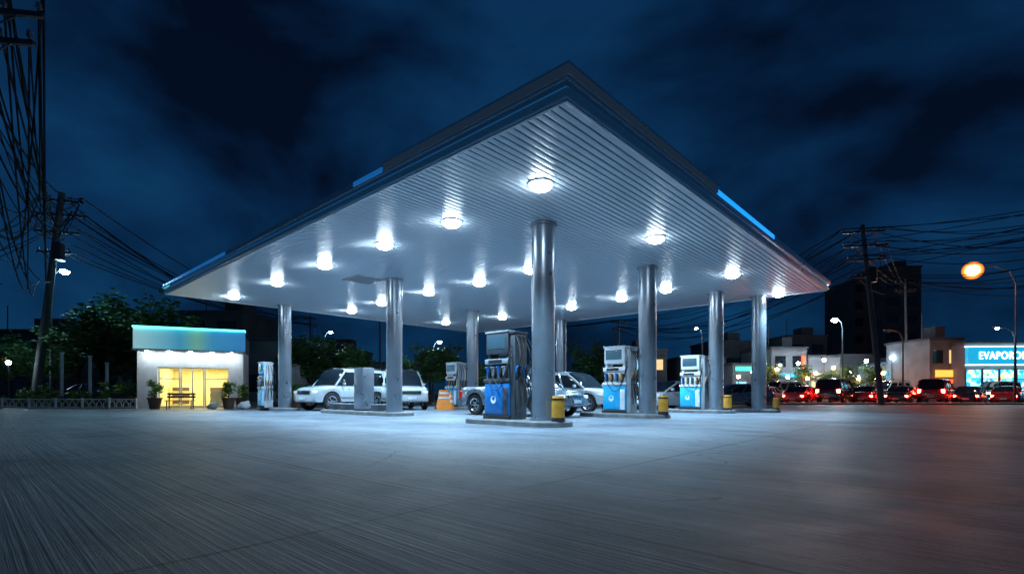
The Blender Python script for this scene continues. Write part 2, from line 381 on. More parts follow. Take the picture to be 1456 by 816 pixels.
# ------------------------------------------------------------------ dispensers
def hose(p0,p1,sag,out,n=12):
    r=[]
    for i in range(n+1):
        t=i/n; p=Vector(p0).lerp(Vector(p1),t); k=4*t*(1-t)
        r.append((p.x+out[0]*k,p.y+out[1]*k,p.z-sag*k))
    return r
def dispenser(loc,rz,style,label):
    t=thing("fuel_dispenser",loc,rz,label,"fuel pump","fuel pumps on the islands")
    dk=style=='dark'; bl=style=='blue'
    low=M['blue'] if dk else (M['pale'] if bl else M['cyan'])
    bodym=M['dgrey'] if dk else (M['pale'] if bl else M['white'])
    g=G(); g.box((-.08,0,.05),(.94,.56,.10),.01); part("plinth",t,g,M['black'])
    g=G(); g.box((-.08,0,.52),(.88,.50,.84),.02); part("cabinet",t,g,low)
    for s in (-1,1):
        g=G(); g.box((.25,s*.257,.47),(.18,.012,.70),.004); part("trim_panel",t,g,M['white'] if not dk else M['dgrey'])
        g=G(); g.box((-.18,s*.258,.47),(.62,.012,.66),.004); part("door_panel",t,g,low)
        g=G(); pts=[]
        cx=-.18
        for k in range(20):
            q=k/20*2*math.pi; pts.append((cx+.10*math.cos(q),s*.266,.5+.10*math.sin(q)))
        pin=[(cx+(x-cx)*.5,y,.53+(z-.5)*.5) for x,y,z in pts]
        g.loft([pts,pin],closed=True,caps=False); part("emblem",t,g,M['white'],norm=False)
    g=G(); g.box((-.08,0,1.0),(.92,.54,.10),.015); part("shelf",t,g,M['white'] if not dk else M['dgrey'])
    g=G(); g.box((-.08,0,1.24),(.80,.40,.40),.015); part("holster_panel",t,g,bodym)
    for s in (-1,1):
        for k in range(4):
            g=G(); g.box((-.38+.2*k,s*.22,1.22),(.11,.06,.26),.01); part("nozzle_holster",t,g,M['black'])
        for k in range(4):
            x=-.38+.2*k
            g=G(); g.box((x,s*.275,1.22),(.05,.06,.2),.012,mi=k%2); g.box((x,s*.30,1.34),(.045,.12,.045),.01,mi=k%2)
            part("nozzle",t,g,[M['blue'],M['yellow'] if not dk else M['grey']])
    g=G(); g.box((-.08,0,1.50),(.88,.50,.14),.02); part("control_panel",t,g,M['white'] if not dk else M['grey'])
    for x in (-.42,.26):
        g=G(); g.box((x,0,1.63),(.08,.36,.16),.01); part("neck",t,g,bodym)
    g=G(); g.box((-.08,0,1.97),(.80,.46,.56),.03); head=part("display_head",t,g,(M['dgrey'] if dk else (M['pale'] if bl else M['white'])))
    for s in (-1,1):
        g=G(); g.box((-.10,s*.233,2.0),(.62,.012,.34),.004); part("screen",head,g,M['screen'])
        g=G(); g.box((-.13,s*.252,1.50),(.48,.012,.09),.003); part("keypad",t,g,M['black'])
    g=G(); g.box((-.08,0,2.27),(.84,.50,.05),.01); part("cap",head,g,M['grey'] if dk else M['white'])
    g=G(); g.box((.47,0,1.1),(.16,.46,2.18),.02); g.box((.47,0,2.22),(.2,.52,.06),.01); part("hose_tower",t,g,M['dgrey'] if dk else (M['white'] if bl else M['grey']))
    for j,y in enumerate((-.19,-.07,.07,.19)):
        g=G(); mdp=(.60,y*1.3,1.15-.05*j)
        a_=hose((.56,y,2.12),mdp,.0,(.20,y*.3)); b_=hose(mdp,(.57,y*.9,1.0),.75-.06*j,(.10,y*.5))
        g.tube(a_+b_[1:],.018,n=6); part("hose",t,g,M['rubber'])
    for s in (-1,1):
        for k in range(3):
            x=-.38+.2*k; g=G()
            g.tube(hose((x,s*.29,1.14),(.45,s*.25,1.6+.15*k),.60-.1*k,(0.1,s*.14)),.013,n=6); part("hose",t,g,M['rubber'])
    for j,y in enumerate((-.19,-.07,.07,.19)):
        g=G(); g.box((.575,y,1.22),(.05,.045,.24),.012,mi=j%2); g.box((.60,y,1.34),(.09,.04,.05),.01,mi=j%2)
        part("nozzle",t,g,[M['blue'],M['black']] if dk else [M['yellow'],M['blue']])
    return t
dispenser(ST(4.75,3.80,.14),RZD,'dark',"tall dark fuel pump with blue base and hanging black hoses")
dispenser(ST(4.65,9.5,.14),RZD,'light',"white fuel pump with bright cyan base and hoses")
dispenser(ST(4.40,15.26,.14),RZD,'light',"white and cyan fuel pump beside steel column")
dispenser(ST(15.6,11.6,.14),RZD,'light',"white fuel pump by the orange safety cone")
d5=dispenser(ST(20.7,4.0,.14),RZD,'blue',"slim light blue fuel pump near shop"); d5.scale=(.8,.8,.95)

bm_=[]
for z0,z1,r in ((0,.10,.17),(.52,.56,.165)):
    g=G(); g.cyl((0,0,z0),(0,0,z1),r,n=28); bm_.append(g.mesh("band",M['black']))
g=G(); g.cyl((0,0,.10),(0,0,.52),.155,n=28); g.cyl((0,0,.52),(0,0,.62),.155,.13,n=28); by=g.mesh("post",M['yellow'])
for a,b,s in ((2.95,3.72,1),(3.0,9.4,1),(2.95,15.1,1),(1.75,17.4,.8)):
    t=thing("guard_post",ST(a,b,.13),0,"round yellow guard post with black bands on pump island","bollard","yellow guard posts on the islands")
    t.scale=(s,s,s)
    for nme,me in (("post",by),("band",bm_[0]),("band",bm_[1])):
        o=bpy.data.objects.new(nme,me); link(o); o.parent=t
t=thing("metal_cabinet",ST(13.35,4.85,.14),RZU,"upright brushed steel cabinet standing on long island","cabinet")
g=G(); g.box((0,0,.85),(.66,.5,1.66),.02); part("body",t,g,M['steel'])
g=G(); g.box((0,0,.03),(.7,.54,.06)); part("plinth",t,g,M['black'])
for s in (-1,1):
    g=G(); g.box((0,s*.255,.88),(.56,.014,1.5),.004); part("door",t,g,M['steel'])
    g=G(); g.cyl((.22,s*.28,.85),(.22,s*.28,1.05),.012,n=8); part("handle",t,g,M['black'])
for a in (14.6,15.5,12.3):
    t=thing("island_box",ST(a,4.85,.14),RZU,"low grey service box sitting on the pump island","service box","service boxes on the island")
    g=G(); g.box((0,0,.12),(.5,.4,.22),.02); part("body",t,g,M['dgrey'])
    g=G(); g.box((0,0,.245),(.54,.44,.03),.01); part("lid",t,g,M['grey'])
t=thing("traffic_cone",at(641,25.6),.3,"orange traffic cone with white bands by the pump island","traffic cone")
g=G(); g.box((0,0,.03),(.5,.5,.06),.015); part("base",t,g,M['orange'])
g=G(); g.cyl((0,0,.06),(0,0,.95),.19,.04,n=24); part("cone",t,g,M['orange'])
g=G(); g.cyl((0,0,.35),(0,0,.5),.152,.126,n=24); part("band",t,g,M['white'])
g=G(); g.cyl((0,0,.62),(0,0,.74),.105,.084,n=24); part("band",t,g,M['white'])
t=thing("water_barrier",at(631,25.0),.25,"orange and white plastic barrier beside pump island","barrier"); t.scale=(.72,.8,.95)
g=G(); g.loft([[(-.5,-.22,0),(.5,-.22,0),(.5,.22,0),(-.5,.22,0)],[(-.5,-.2,.25),(.5,-.2,.25),(.5,.2,.25),(-.5,.2,.25)],[(-.42,-.09,.5),(.42,-.09,.5),(.42,.09,.5),(-.42,.09,.5)],[(-.30,-.07,1.05),(.30,-.07,1.05),(.30,.07,1.05),(-.30,.07,1.05)]]); part("body",t,g,M['orange'])
for z,wd in ((.62,.76),(.88,.62)):
    g=G(); g.box((0,-.09,z),(wd,.03,.10),.005); part("band",t,g,M['white'])

# ------------------------------------------------------------------ cars
def interp(tab,x):
    if x<=tab[0][0]: return tab[0][1]
    for (x0,y0),(x1,y1) in zip(tab,tab[1:]):
        if x<=x1:
            f=(x-x0)/(x1-x0); return y0+(y1-y0)*f
    return tab[-1][1]
SPEC={
'suv':dict(top=[(-2.25,.90),(-2.2,1.14),(-1.9,1.22),(.9,1.20),(1.2,1.19),(1.7,1.14),(2.05,1.06),(2.18,.94),(2.24,.72)],hw=.98,cab=(-2.18,1.15,-2.02,.42,2.04),wh=(-1.35,1.36),wr=.43,gc=.40,xe=2.24),
'pickup':dict(top=[(-2.55,.85),(-2.5,1.08),(1.0,1.06),(1.3,1.04),(1.9,.99),(2.25,.90),(2.42,.76),(2.5,.60)],hw=.92,cab=(-.85,1.35,-.55,.35,1.76),wh=(-1.5,1.55),wr=.39,gc=.36,xe=2.5),
'sedan':dict(top=[(-2.25,.62),(-2.2,.88),(-1.9,.97),(-1.5,.98),(.8,.93),(1.1,.91),(1.7,.83),(2.05,.72),(2.2,.56),(2.25,.45)],hw=.87,cab=(-1.95,1.25,-.95,.15,1.44),wh=(-1.3,1.38),wr=.32,gc=.22,xe=2.25)}
def cabin_rings(xb,xf,rb,rf,zb,zr,wb,wt,grow=0.0,n=26):
    rings=[]
    for i in range(n+1):
        s=i/n; x=xb+(xf-xb)*s
        if x<rb: u=(x-xb)/max(.01,rb-xb); f=max(0.0,math.sin(min(1,max(0,u))*math.pi/2))**.8
        elif x>rf: u=(xf-x)/(xf-rf); f=max(0.0,math.sin(min(1,max(0,u))*math.pi/2))**.95
        else:
            u=(x-rb)/(rf-rb); f=1+.03*math.sin(u*math.pi)
        h=max(.02,(zr-zb)*f); a=h/(zr-zb)
        w0=wb*(1-.10*max(0,(abs(2*s-1)-.5)/.5)**2)
        w1=w0+(wt-w0)*min(1,a)
        half=[(w0+grow,zb),(w0*.6+w1*.4+grow+.012,zb+h*.45),(w1+grow+.005,zb+h*.80),(w1*.92,zb+h*.95+grow),(w1*.55,zb+h+grow),(0,zb+h*1.01+grow)]
        rings.append([(x,y,z) for y,z in half]+[(x,-y,z) for y,z in half[-2::-1]])
    return rings
def make_car(kind,paint,loc,rz,label,lit=False,group=None):
    S=SPEC[kind]; nm={'suv':'car','pickup':'pickup_truck','sedan':'car'}[kind]
    cat='pickup truck' if kind=='pickup' else 'car'
    t=thing(("parked_" if not lit else "street_")+nm,loc,rz,label,cat,group)
    g=G(); rings=[]; x0=-S['xe']; x1=S['xe']; ns=72
    for i in range(ns+1):
        x=x0+(x1-x0)*i/ns; zt=interp(S['top'],x); e=abs(x)/S['xe']
        w=S['hw']*(1-.20*max(0,(e-.66)/.34)**2.2); zb=S['gc']+(.10 if e>.97 else 0)
        R=S['wr']+.06; fl=0
        for wx in S['wh']:
            dd=abs(x-wx)
            if dd<R: zb=max(zb,S['wr']+math.sqrt(R*R-dd**2))
            if dd<R+.14: fl=.03*(1-max(0,dd-R)/.14)
        zb=min(zb,zt-.12); h=zt-zb; w+=fl*.6
        half=[(0,zb),(w*.84,zb),(w*.985,zb+.02*min(1,h*2)),(w,zb+h*.30),(w*1.0,zb+h*.55),(w*.975,zb+h*.74),(w*.955,zb+h*.80),(w*.92,zt-.05),(w*.86,zt-.01),(w*.6,zt+.015),(0,zt+.03)]
        rings.append([(x,y,z) for y,z in half]+[(x,-y,z) for y,z in half[-2:0:-1]])
    g.loft(rings); part("body",t,g,paint)
    g=G(); g.box((0,0,S['gc']+.12),(S['xe']*1.7,S['hw']*1.3,.2)); part("underbody",t,g,M['black'])
    xb,xf,rb,rf,zr=S['cab']; zb=interp(S['top'],0)-.03; wb=S['hw']*.90; wt=S['hw']*.76
    R_=cabin_rings(xb,xf,rb,rf,zb,zr,wb,wt)
    g=G(); g.loft(R_,closed=False,caps=False); part("window_glass",t,g,M['glass'])
    P_=cabin_rings(xb,xf,rb,rf,zb,zr,wb,wt,grow=.014)
    g=G(); sel=[r for r in P_ if rb-.14<=r[0][0]<=rf+.14]
    g.loft([r[2:-2] for r in sel],closed=False,caps=False); rf_=part("roof",t,g,paint)
    k={'suv':2,'pickup':1,'sedan':2}[kind]
    def side_line(xs0,xs1,sgn):
        pts=[]
        for q in range(7):
            f=q/6; pts.append((xs0+(xs1-xs0)*f,sgn*(wb+(wt-wb)*f*.9+.012),zb+(zr-.09-zb)*f))
        return pts
    for s in (-1,1):
        ends=[(xb+.10,rb+.10,.10 if kind=='suv' else .055),(xf-.02,rf+.03,.045)]
        for q in range(1,k+1):
            f=q/(k+1) if kind!='sedan' else (.36 if q==1 else .62)
            ends.append((xb+(xf-xb)*f,rb+(rf-rb)*f,.042))
        for a_,b_,r in ends:
            g=G(); g.tube(side_line(a_,b_,s),r,n=6); part("pillar",t,g,paint)
    if kind=='suv':
        for s in (-1,1):
            g=G(); g.tube([(rb+.1,s*wt*.85,zr-.01),(rb+.2,s*wt*.85,zr+.06),(rf-.3,s*wt*.85,zr+.06),(rf-.2,s*wt*.85,zr-.01)],.02); part("roof_rail",rf_,g,M['dgrey'])
            g=G(); g.box((0,s*(S['hw']+.005),.62),(1.9,.03,.10),.01); part("side_moulding",t,g,M['grey'])
    if kind=='pickup':
        g=G(); g.box((-1.68,0,1.065),(1.5,1.45,.08)); part("load_bed",t,g,M['black'])
        for s in (-1,1):
            g=G(); g.tube([(-.95,s*.7,1.07),(-1.1,s*.66,1.45),(-1.15,s*.02,1.5)],.03); part("roll_bar",t,g,M['chrome'])
    xe=S['xe']; zt=interp(S['top'],xe*.93); hw=S['hw']
    for sg,nm2 in ((1,"front_bumper"),(-1,"rear_bumper")):
        g=G(); rr=[]
        for i in range(9):
            y=-hw*.86+hw*1.72*i/8; c=sg*(xe+.05-.14*abs(2*i/8-1)**3)
            rr.append([(c-sg*.14,y,S['gc']+.02),(c,y,S['gc']+.05),(c+sg*.02,y,S['gc']+.16),(c,y,S['gc']+.29),(c-sg*.14,y,S['gc']+.31)])
        g.loft(rr); part(nm2,t,g,paint)
    zg=zt-.17
    g=G(); g.box((xe-.045,0,zg),(.14,hw*.95,.17),.02)
    gr_=part("grille",t,g,M['black'])
    for k2 in range(3):
        g=G(); g.box((xe+.03,0,zg-.05+.05*k2),(.015,hw*.9,.014)); part("grille_bar",gr_,g,M['chrome'])
    for s in (-1,1):
        g=G(); g.box((xe-.15,s*hw*.70,zg+.02),(.26,hw*.30,.14),.045,rz=-s*.25); part("headlight",t,g,M['headon'] if lit else M['headl'])
        g=G(); g.box((-xe+.10,s*hw*.78,zt-.06 if kind!='suv' else 1.02),(.2,hw*.22,.15 if kind=='sedan' else .30),.03); part("tail_light",t,g,M['tailon'] if lit else M['tail'])
        g=G(); g.box((xf-.42,s*(hw+.05),zb+.10),(.1,.18,.13),.03); part("side_mirror",t,g,paint)
        for dx in (-.15,.75):
            g=G(); g.box((dx-.35,s*(hw*.985),zb-.16),(.16,.03,.03),.008); part("door_handle",t,g,M['chrome'])
    for sg in (1,-1):
        g=G(); g.box((sg*(xe+.075),0,S['gc']+.17),(.015,.42,.12),.004); part("licence_plate",t,g,M['white'])
    wr=S['wr']
    for wx in S['wh']:
        for s in (-1,1):
            we=bpy.data.objects.new("wheel",None); link(we); we.parent=t; we.location=(wx,s*(hw-.10),wr); we.empty_display_size=.1
            g=G(); pr=[(wr*.64,-.1),(wr*.9,-.11),(wr,-.07),(wr,.07),(wr*.9,.11),(wr*.64,.1)]; rings=[]
            for k3 in range(25):
                q=2*math.pi*k3/24; rings.append([(r*math.cos(q),y,r*math.sin(q)) for r,y in pr])
            g.loft(rings,caps=False); part("tyre",we,g,M['rubber'])
            g=G(); g.cyl((0,-.05,0),(0,.05,0),wr*.2,n=12); ro=wr*.64
            for k3 in range(6):
                q=k3*math.pi/3; g.box((ro*.5*math.cos(q),s*.06,ro*.5*math.sin(q)),(ro,.03,.055),.008,ry=-q)
            rg=[]
            for k3 in range(25):
                q=2*math.pi*k3/24; rg.append([(r*math.cos(q),y,r*math.sin(q)) for r,y in ((ro*.86,.08),(ro,.1),(ro,-.1),(ro*.86,-.08))])
            g.loft(rg,caps=False); part("rim",we,g,M['chrome'])
    return t
GP="cars parked on the forecourt"; GR="cars on the street"
make_car('pickup',M['p_silver'],ST(8.0,8.1),RZU+math.pi,"silver pickup truck waiting behind the dark fuel pump",group=GP)
make_car('suv',M['p_white'],at(488,25.5),math.radians(236),"white four wheel drive parked facing the long island",group=GP)
make_car('suv',M['p_white'],at(570,26.5),math.radians(296),"white four wheel drive showing its front beside column",group=GP)
make_car('pickup',M['p_white'],ST(9.2,12.9),RZU+math.pi,"white pickup truck behind the cyan fuel pump",group=GP)
make_car('sedan',M['p_white'],at(950,26),math.radians(215),"white saloon car waiting beyond the pumps",group=GP)
make_car('sedan',M['p_silver'],at(1048,33),math.radians(185),"silver saloon car near the kerb",group=GP)
make_car('sedan',M['p_silver'],at(430,34),math.radians(170),"silver saloon car beyond the pumps",group=GP)
make_car('sedan',M['p_dark'],at(130,31.5),math.radians(165),"dark saloon car parked behind the shrubs",group=GP)
streetcars=[(1090,44,'sedan','p_white',0),(1142,43,'sedan','p_red',0),(1190,42.5,'suv','p_dark',0),(1236,43,'sedan','p_red',0),(1284,42.4,'sedan','p_dark',0),(1332,42.8,'suv','p_red',0),(1380,42.4,'sedan','p_dark',0),(1432,42.5,'sedan','p_red',0),
(1108,50,'suv','p_silver',1),(1160,50,'sedan','p_red',1),(1215,50,'sedan','p_dark',1),(1262,49.5,'suv','p_white',1),(1312,50,'sedan','p_silver',1),(1362,50,'sedan','p_red',1),(1415,49.5,'suv','p_dark',1)]
for px,d,k,p,dr in streetcars:
    make_car(k,M[p],at(px,d),math.radians(40 if dr==0 else 196),{'p_white':'white','p_red':'red','p_dark':'dark','p_silver':'silver'}[p]+" car in the street with lit lamps",lit='head',group=GR)

# ------------------------------------------------------------------ trees
def leaves(g,clumps,size,per,rng,mi=0):
    bm=g.bm
    for c,r in clumps:
        for _ in range(per):
            d=Vector((rng.gauss(0,1),rng.gauss(0,1),rng.gauss(0,.8))); d=d.normalized()*r*(rng.random()**.5)
            p=c+d; s=size*rng.uniform(.6,1.4)
            q=Matrix.Rotation(rng.uniform(0,6.28),3,'Z')@Matrix.Rotation(rng.uniform(-1.2,1.2),3,'X')
            a=q@Vector((s,0,0)); b=q@Vector((0,s*.45,0))
            f=bm.faces.new([bm.verts.new(p-a),bm.verts.new(p-b*1),bm.verts.new(p+a),bm.verts.new(p+b)]); f.material_index=mi
def tree_meshes(seed,H,R):
    rng=random.Random(seed); g=G()
    g.tube([(0,0,-.1),(.1,.05,H*.2),(0,.1,H*.42),(.15,0,H*.7)],.2,n=8,r1=.06)
    clumps=[]
    for k in range(18):
        q=rng.uniform(0,6.28); rr=R*rng.uniform(.25,.95); z=H*rng.uniform(.42,.97); rr*=math.sqrt(max(.15,1-((z/H-.65)/.4)**2))
        e=Vector((rr*math.cos(q),rr*math.sin(q),z)); st=Vector((.05,.05,H*rng.uniform(.3,.6)))
        g.tube([st,st.lerp(e,.5)+Vector((0,0,.2)),e],.07,n=5,r1=.02)
        clumps.append((e,R*rng.uniform(.18,.36)))
        clumps.append((st.lerp(e,.65)+Vector((rng.uniform(-.4,.4),rng.uniform(-.4,.4),rng.uniform(0,.6))),R*rng.uniform(.18,.3)))
    tr=g.mesh("trunk",M['bark']); g=G(); leaves(g,clumps,.15,100,rng); cr=g.mesh("crown",M['leaf'],sm=False,norm=False)
    return tr,cr
TM=[tree_meshes(s,6.0,2.4) for s in (1,2,3,4)]
def tree(px,d,h,k=0,sxy=1.0,lab="leafy dark green tree standing beside the station",rz=0):
    t=thing("tree",at(px,d),rz,lab,"tree","trees round the station"); s=h/6.0; t.scale=(s*sxy,s*sxy,s)
    for nme,me in zip(("trunk","crown"),TM[k%4]):
        o=bpy.data.objects.new(nme,me); link(o); o.parent=t
for i,(px,d,h,s) in enumerate([(8,36,4.6,1.1),(112,33.5,5.4,1.2),(148,33.5,6.0,1.2),(196,35,8.0,1.1),(235,38,7.4,1.0),(168,40,8,1.1),(440,37,5.0,1.1),(475,37,5.2,1.2),(505,40,4.6,1.1),(610,37,4.4,1.2),(638,38,4.4,1.1),(845,37,4.9,1.1),(1205,56,4.0,1.0),(1240,57,4.2,1.0),(870,44,4.6,1),(590,40,4.2,1),(1320,57,4.6,1),(385,44,4.5,1),(1140,57,4.0,1),(700,42,4.0,1),(1092,57,4.2,1),(1180,57,3.6,1),(1380,57,4,1),(45,35,5.0,1.2)]):
    tree(px,d,h,i,s,rz=i*1.3)
def hedge(px,d,w_,h,seed,lab="clipped green shrub bed in front of the trees"):
    rng=random.Random(seed); g=G(); cl=[]
    for k in range(int(w_*5)):
        cl.append((Vector((rng.uniform(-w_/2,w_/2),rng.uniform(-.4,.4),rng.uniform(.15,h*.8))),.28))
    leaves(g,cl,.09,80,rng)
    t=thing("shrub",at(px,d),0,lab,"shrub","shrubs by the station"); part("foliage",t,g,M['leaf2'],sm=False,norm=False)
    for k in range(int(w_*2)):
        g=G(); x=-w_/2+k*.5+.2; g.tube([(x,0,-.05),(x+.08,.05,h*.6)],.02,n=5); part("stem",t,g,M['bark'])
hedge(55,28.6,2.6,1.5,1); hedge(120,28.4,2.2,1.2,2); hedge(160,27.9,1.6,1.9,3); hedge(20,29,2,1.2,4); hedge(90,29.5,2.5,1.1,5); hedge(182,28.0,.9,2.0,6)
def potted(px,d,h,seed):
    rng=random.Random(seed); t=thing("potted_plant",at(px,d),0,"leafy potted plant in a tapered clay pot on the concrete","potted plant","potted plants by the shop"); t.scale=(.85,.85,.9)
    g=G(); g.cyl((0,0,0),(0,0,.62),.26,.38,n=20); g.cyl((0,0,.58),(0,0,.66),.42,.42,n=20); part("pot",t,g,M['terra'])
    g=G(); g.tube([(0,0,.5),(.03,0,h*.7)],.03,n=6); part("stem",t,g,M['bark'])
    g=G(); leaves(g,[(Vector((rng.uniform(-.25,.25),rng.uniform(-.25,.25),rng.uniform(.75,h))),.26) for _ in range(9)],.09,60,rng); part("foliage",t,g,M['leaf2'],sm=False,norm=False)
for i,(px,d,h) in enumerate([(220,26.4,1.5),(325,26.8,1.5),(343,28.5,1.4),(421,29,1.4),(405,30,1.3),(440,30,1.3)]): potted(px,d,h,i+20)
for px,d,s in ((303,26.5,.6),(348,26,.7)):
    g=G(); g.sph((0,0,.28),(.42,.3,.3)); g.sph((.2,.02,.5),(.16,.14,.14)); g.sph((-.3,0,.2),(.25,.2,.2))
    o=solo("garden_stone",g,M['white'],"smooth rounded white ornamental stone by the planters","ornament","white ornaments",loc=at(px,d)); o.scale=(s,)*3
for px in (22,60,98,136,174):
    t=thing("low_fence",at(px,27.0),.05,"low white fence panel with arched bars along flower bed","fence","low fence panels")
    for z in (.08,.5):
        g=G(); g.box((0,0,z),(1.3,.06,.06),.01); part("rail",t,g,M['white'])
    for x in (-.7,.7):
        g=G(); g.box((x,0,.28),(.09,.07,.6),.01); part("post",t,g,M['white'])
    for k in range(4):
        g=G(); x=-.52+.35*k; g.tube([(x-.14,0,.1),(x-.12,0,.3),(x,0,.44),(x+.12,0,.3),(x+.14,0,.1)],.02,n=5); part("bar",t,g,M['white'])
for px,h in ((88,3.2),(128,3.0),(152,2.6)):
    g=G(); g.cyl((0,0,0),(0,0,h),.09,.08,n=12); g.cyl((0,0,h-.001),(0,0,h+.06),.12,.12,n=12)
    solo("garden_post",g,M['wall'],"pale upright post among the shrubs","post","posts among the shrubs",loc=at(px,29.8))
t=thing("bench",at(256,26.2),.3,"dark slatted wooden bench in front of the shop","bench")
g=G()
for k in range(3): g.box((0,-.15+.15*k,.45),(1.3,.11,.035),.006)
part("seat",t,g,M['wood'])
g=G()
for k in range(2): g.box((0,.24,.64+.15*k),(1.3,.03,.10),.006)
part("backrest",t,g,M['wood'])
for s in (-1,1):
    g=G(); g.tube([(s*.55,-.18,0),(s*.55,-.18,.43)],.025); part("leg",t,g,M['black'])
    g=G(); g.tube([(s*.55,.20,0),(s*.55,.21,.45),(s*.55,.26,.85)],.025); part("leg",t,g,M['black'])

# ------------------------------------------------------------------ shop building on the left
sh=thing("convenience_shop",at(273,28.6),math.radians(24),"small white shop with glowing fascia and lit glass front","shop"); sh.scale=(.78,.9,1.0)
W2=3.3; D=5.0; Hh=3.3
g=G()
g.box((-W2+.1,D/2,Hh/2),(.2,D,Hh)); g.box((W2-.1,D/2,Hh/2),(.2,D,Hh)); g.box((0,D-.1,Hh/2),(2*W2-.4,.2,Hh))
g.box((0,.1,2.80),(2*W2-.4,.2,1.0)); g.box((2.75,.1,1.15),(.7,.2,2.3)); g.box((-2.6,.1,1.15),(1.0,.2,2.3)); g.box((0,D/2-.1,Hh+.05),(2*W2,D,.1))
part("wall",sh,g,M['wall'])
g=G(); g.box((.15,D/2,.04),(4.5,D-.4,.06)); g.box((.15,D-.25,1.2),(4.5,.06,2.3)); g.box((.15,D/2,2.38),(4.5,D-.5,.04))
for x in (-2.08,2.38): g.box((x,D/2,1.2),(.05,D-.5,2.3))
part("interior_wall",sh,g,M['wallc'])
g=G(); g.box((0,-.18,3.84),(2*W2+.3,.36,1.15),.03); fa=part("fascia",sh,g,M['sfascia'])
g=G(); g.box((0,D/2,3.8),(2*W2+.1,D-.3,.96)); part("roof_parapet",sh,g,M['bwall2'])
g=G(); g.box((0,-.22,4.46),(2*W2+.34,.46,.09),.01); part("light_strip",fa,g,M['led'])
g=G(); g.box((0,-.35,3.20),(2*W2+.2,.9,.10),.02); part("awning",sh,g,M['white'])
for x0,x1,nm in ((-2.05,-.75,"window"),(-.7,.75,"door"),(.8,2.35,"window")):
    xm=(x0+x1)/2
    g=G(); g.box((xm,.1,1.2),(x1-x0-.08,.02,2.18)); wn=part(nm,sh,g,M['glassclear'])
    g=G()
    for x in (x0+.03,x1-.03,)+((xm,) if nm=="door" else ()): g.box((x,.08,1.18),(.08,.07,2.24))
    for z in (.09,2.26,): g.box((xm,.08,z),(x1-x0-.12,.065,.06))
    if nm=="window": g.box((xm,.075,1.65),(x1-x0-.12,.06,.06))
    part("frame",wn,g,M['white'])
for k in range(2):
    g=G(); g.box((-1.2+2.5*k,3.0,.75),(1.2,.45,1.4),.01)
    for z in (.3,.7,1.1): g.box((-1.2+2.5*k,2.74,z),(1.1,.06,.2),.01,mi=1)
    part("shelf",sh,g,[M['wallc'],M['terra']])
g=G(); g.box((1.5,1.4,.5),(1.0,.5,1.0),.02); part("counter",sh,g,M['grey'])
al=bpy.data.lights.new("shop_light",'AREA'); al.shape='RECTANGLE'; al.size=3.6; al.size_y=3; al.energy=230; al.color=(1,.86,.42)
ao=bpy.data.objects.new("shop_light",al); link(ao); ao.parent=sh; ao.location=(.15,2.4,2.32)
for x in (-2.6,-1.3,0,1.3,2.6):
    g=G(); g.cyl((x,-.5,3.11),(x,-.5,3.15),.09,n=16); part("downlight",sh,g,M['downl'])

# ------------------------------------------------------------------ background buildings
def building(px,d,w_,h,dep,wm,lab,seed,lit=.25,rz=0,sign=None,lv=3.0):
    rng=random.Random(seed); t=thing("building",at(px,d),rz,lab,"building","buildings round the station")
    g=G(); g.box((0,dep/2,h/2),(w_,dep,h)); part("wall",t,g,wm)
    g=G(); g.box((0,dep/2,h+.12),(w_+.3,dep+.3,.24),.03); part("roof",t,g,M['bwall'])
    if h>6:
        g=G(); g.box((w_*.2,dep*.4,h+.9),(w_*.3,dep*.3,1.4)); part("roof_hut",t,g,M['bwall'])
        g=G(); g.tube([(-w_*.3,dep*.3,h),(-w_*.3,dep*.3,h+3)],.05); part("antenna",t,g,M['dgrey'])
    nf=max(1,int(h/lv)); nc=max(2,int(w_/2.2))
    for f in range(nf):
        g=G(); g.box((0,-.06,f*lv+lv*.98),(w_,.14,.10)); part("ledge",t,g,wm)
        for c in range(nc):
            x=-w_/2+(c+.5)*w_/nc; z=f*lv+lv*.55
            r=rng.random(); m=M['wglass'] if r>lit else (M['wwarm'] if rng.random()<.45 else M['wcool'])
            g=G(); g.box((x,-.02,z),(w_/nc*.6,.06,lv*.45)); part("window",t,g,m)
    for sx_,sz,sw,shh,sm_ in (sign or []):
        g=G(); g.box((sx_,-.2,sz),(sw,.2,shh),.02); part("sign_board",t,g,sm_)
    return t
building(372,40,2.8,5.0,6,M['bwall2'],"pale two storey house behind the small shop",1,.0)
building(300,52,6.5,9.2,8,M['bwall'],"dark blocky rooftop building behind the shop",2,.15)
building(15,50,9,7,8,M['bwall'],"dark low block behind the trees",3,.2)
building(120,56,8,7.4,8,M['bwall2'],"dim three storey block behind the trees",31,.25)
building(545,62,7,4.5,8,M['bwall2'],"low pale house behind the forecourt",4,.2)
building(460,64,8,6.4,8,M['bwall'],"dark two storey block behind the trees",41,.2)
building(700,66,10,4.5,8,M['bwall'],"dark low terrace beyond the forecourt",5,.3)
building(1000,66,6,5.5,8,M['bwall2'],"low pale apartment block beyond the street",6,.3)
building(905,66,8,6.5,8,M['bwall'],"dark low block beyond the street",7,.2)
building(1040,72,6,8.2,8,M['bwall'],"dark three storey block beyond the street",42,.15)
building(1066,62,4.2,4.4,8,M['bwall2'],"single storey street shop with lit windows",8,.6,sign=[(0,3.9,3.6,.5,M['signgreen'])])
building(1122,60,4.2,6.2,8,M['bwall2'],"pale two storey street house with cyan sign",19,.5,sign=[(0,3.0,3,.5,M['signcyan']),(1.6,4.6,.4,1.5,M['signred'])])
building(1172,60,3.8,5.2,8,M['bwall2'],"pale two storey street house",9,.5,sign=[(-.8,3.0,2.2,.5,M['signred'])])
building(1148,76,6,9.5,8,M['bwall'],"dark mid rise block behind the street houses",43,.2)
building(1240,90,7,21,8,M['bwall'],"tall dark unlit apartment tower",10,.03)
